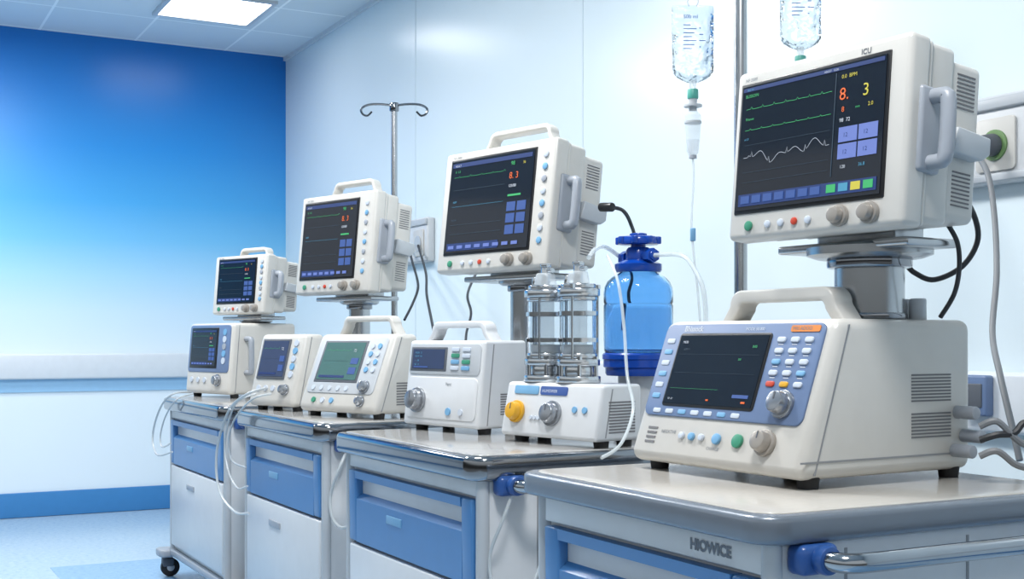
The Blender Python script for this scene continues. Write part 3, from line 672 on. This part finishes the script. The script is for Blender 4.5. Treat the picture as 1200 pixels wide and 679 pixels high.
# ---------------------------------------------------------------- cables and tubes
def cable(name, label, pts, rad, m, cat='cable', n=8):
    return tag(MB().tube(pts, rad, n, 8).build(name, m), label, cat)
o = Vector((px0, YW-.066, 1.81))
r = thing('power_cord', 'grey power cord plugged into the socket panel behind the large monitor', 'power cord', o)
MB().cyl((0, 0, 0), (0, -.05, -.004), .034, .028, n=20, bev=.004).cyl((0, -.05, -.004), (0, -.10, -.012), .02, .012, n=16).build('plug', 'dgrey', r)
MB().tube([Vector((0, -.095, -.01))]+[at(a, b, y)-o for a, b, y in ((1156, 200, 2.74), (1165, 250, 2.7), (1168, 320, 2.62), (1163, 390, 2.55), (1172, 440, 2.45), (1186, 500, 2.4), (1195, 540, 2.38))], .008, 10, 8).build('cord', 'wire', r)
cable('signal_cable', 'black cable looping from the back of the large monitor', [at(a, b, y) for a, b, y in ((1062, 310, 2.05), (1072, 320, 2.07), (1095, 328, 2.1), (1128, 312, 2.13), (1146, 280, 2.15), (1138, 245, 2.12), (1118, 225, 2.01))], .006, 'bcable')
cable('signal_cable', 'dark cable rising beside the column of the large monitor', [at(a, b, y) for a, b, y in ((1102, 372, 2.0), (1118, 345, 2.0), (1124, 315, 1.98), (1122, 285, 1.97), (1110, 262, 1.95))], .005, 'bcable')
o = at(708, 243, 2.03)
r = thing('power_cord', 'black plug and cord at the right side of the handled monitor by the bottle', 'power cord', o)
MB().cyl(at(704, 243, 2.03)-o, at(718, 243, 2.04)-o, .014, n=16, bev=.003).build('plug', 'black', r)
MB().tube([at(a, b, y)-o for a, b, y in ((716, 243, 2.04), (730, 247, 2.09), (739, 262, 2.15), (744, 285, 2.21), (738, 330, 2.22), (728, 390, 2.22))], .006, 8, 8).build('cord', 'bcable', r)
for pts, lab in ((((478, 288, 2.93), (484, 310, 2.8), (490, 335, 2.7), (484, 355, 2.6), (474, 375, 2.5)), 'black cable dropping behind the second handled monitor, left strand'),
        (((490, 288, 2.93), (499, 320, 2.75), (500, 345, 2.6), (505, 372, 2.5), (509, 392, 2.4)), 'dark cable below the distant socket panel, right strand')):
    cable('signal_cable', lab, [at(*p) for p in pts], .007, 'bcable')
cable('signal_cable', 'thin grey cable hanging left of the column beside the ventilator', [at(*p) for p in ((560, 316, 1.93), (548, 345, 2.0), (552, 368, 2.04), (546, 395, 2.05), (546, 440, 2.06))], .005, 'wire')
bP = lambda sx: bp+Vector((sx*.086, 0, .54))
cable('breathing_tube', 'clear tube from blue bottle valve arcing down to the right', [bP(1), at(800, 300, 2.08), at(817, 322, 2.09), at(826, 352, 2.1), at(828, 430, 2.11)], .0068, 'tube', 'tube', 10)
cable('breathing_tube', 'clear tube joining the bottle valve to the glass cylinders', [bP(-1), at(710, 290, 1.97), at(698, 292, 1.87), at(690, 302, 1.81)], .0068, 'tube', 'tube', 10)
cable('breathing_tube', 'long clear tube hanging in front of the white pump onto the cart', [at(712, 300, 1.74), at(724, 330, 1.72), at(731, 380, 1.72), at(735, 440, 1.70), at(742, 480, 1.68), at(728, 520, 1.60), at(705, 537, 1.53)], .0042, 'tube', 'tube', 10)
for lab, rad, pts in (
    ('pale tube looping from the small monitor down beside the farthest cart', .0055, ((312, 455, 1.50), (290, 462, 1.42), (268, 482, 1.40), (254, 530, 1.39), (257, 575, 1.39), (275, 600, 1.40), (292, 602, 1.41))),
    ('second pale tube hanging straighter between farthest and third carts', .0042, ((300, 462, 1.50), (276, 474, 1.42), (264, 515, 1.41), (267, 550, 1.41), (278, 572, 1.42), (290, 570, 1.42))),
    ('short pale tube curling over the corner of the third cart', .0042, ((318, 462, 1.49), (296, 468, 1.42), (276, 490, 1.41), (268, 515, 1.41), (272, 540, 1.42), (288, 548, 1.43))),
    ('pale tube looping at the left end of the farthest cart', .005, ((224, 460, 1.57), (203, 462, 1.44), (188, 478, 1.41), (179, 510, 1.40), (184, 533, 1.40), (202, 530, 1.41))),
    ('thinner pale tube inside the loop at the far cart end', .004, ((226, 462, 1.57), (208, 468, 1.44), (195, 486, 1.42), (188, 510, 1.41), (190, 524, 1.41), (200, 520, 1.42)))):
    cable('drain_tube', lab, [at(*p) for p in pts], rad, 'wcable', 'tube')
def loop(label, bx, by, rad, m):
    cable('drain_tube', label, [Vector((bx, by, .846)), Vector((bx+.01, by-.03, .79)), Vector((bx-.02, by-.05, .70)), Vector((bx+.0, by-.05, .62)), Vector((bx+.05, by-.03, .59)), Vector((bx+.1, by+.0, .63)), Vector((bx+.1, by+.04, .72))], rad, m, 'tube')
loop('pale tube loop under the handle bracket of the third cart', -4.115, 1.55, .006, 'wcable')
loop('clear loop under the handle bracket of the second cart', -2.755, 1.48, .0045, 'wcable')
for a, b, lab, m in ((500, 525, 'upper grey cable leaving the back of the defibrillator', 'wire'), (535, 552, 'lower grey cable leaving the back of the defibrillator', 'wire'), (516, 500, 'black cable leaving the back of the defibrillator', 'bcable')):
    cable('signal_cable', lab, [at(1148, a, 2.03), at(1168, a-6, 2.05), at(1188, (a+b)/2, 2.08), at(1200, b-4, 2.1), at(1215, b, 2.12)], .007, m)

# ---------------------------------------------------------------- light and camera
w = bpy.data.worlds.new('world'); S.world = w; w.use_nodes = True
nt = w.node_tree; bg = nt.nodes['Background']
tc = nt.nodes.new('ShaderNodeTexCoord'); sp = nt.nodes.new('ShaderNodeSeparateXYZ'); mr = nt.nodes.new('ShaderNodeMapRange'); rp = nt.nodes.new('ShaderNodeValToRGB')
nt.links.new(tc.outputs['Generated'], sp.inputs[0]); nt.links.new(sp.outputs['Z'], mr.inputs['Value']); mr.inputs['From Min'].default_value = -1
nt.links.new(mr.outputs[0], rp.inputs['Fac']); nt.links.new(rp.outputs['Color'], bg.inputs[0])
e = rp.color_ramp.elements; e[0].position = 0; e[0].color = (.22, .25, .29, 1); e[1].position = 1; e[1].color = (.94, .985, 1, 1)
for p, v in ((.44, .30), (.47, .06), (.52, .06), (.55, .76), (.62, 1.0)):
    q = e.new(p); q.color = (v*.92, v*.975, v, 1)
bg.inputs[1].default_value = .76
def area(x, y, z, sx, sy, e, rot=(0, 0, 0), col=(1, .99, .975)):
    l = bpy.data.lights.new('area', 'AREA'); l.shape = 'RECTANGLE'; l.size = sx; l.size_y = sy; l.energy = e; l.color = col
    o = bpy.data.objects.new('added_room_lamp', l); C.objects.link(o); o.location = (x, y, z); o.rotation_euler = rot
for x, y, e in ((-1.2, .8, 76), (-3.6, 1.1, 78), (-6.0, .9, 72), (-8.0, 0, 58)):  # unseen lamps just below the ceiling, added to illuminate the room
    area(x, y, 3.38, .6, .6, e)
cam = bpy.data.cameras.new('camera'); co = bpy.data.objects.new('camera', cam); C.objects.link(co)
co.location = (0, 0, H); co.rotation_euler = (math.pi/2, 0, math.pi/2-ANG)
cam.sensor_width = 36; cam.sensor_fit = 'HORIZONTAL'; cam.lens = FPX*36/1200; cam.shift_y = (HY-339.5)/1200; cam.clip_start = .02
S.camera = co
S.view_settings.view_transform = 'Standard'
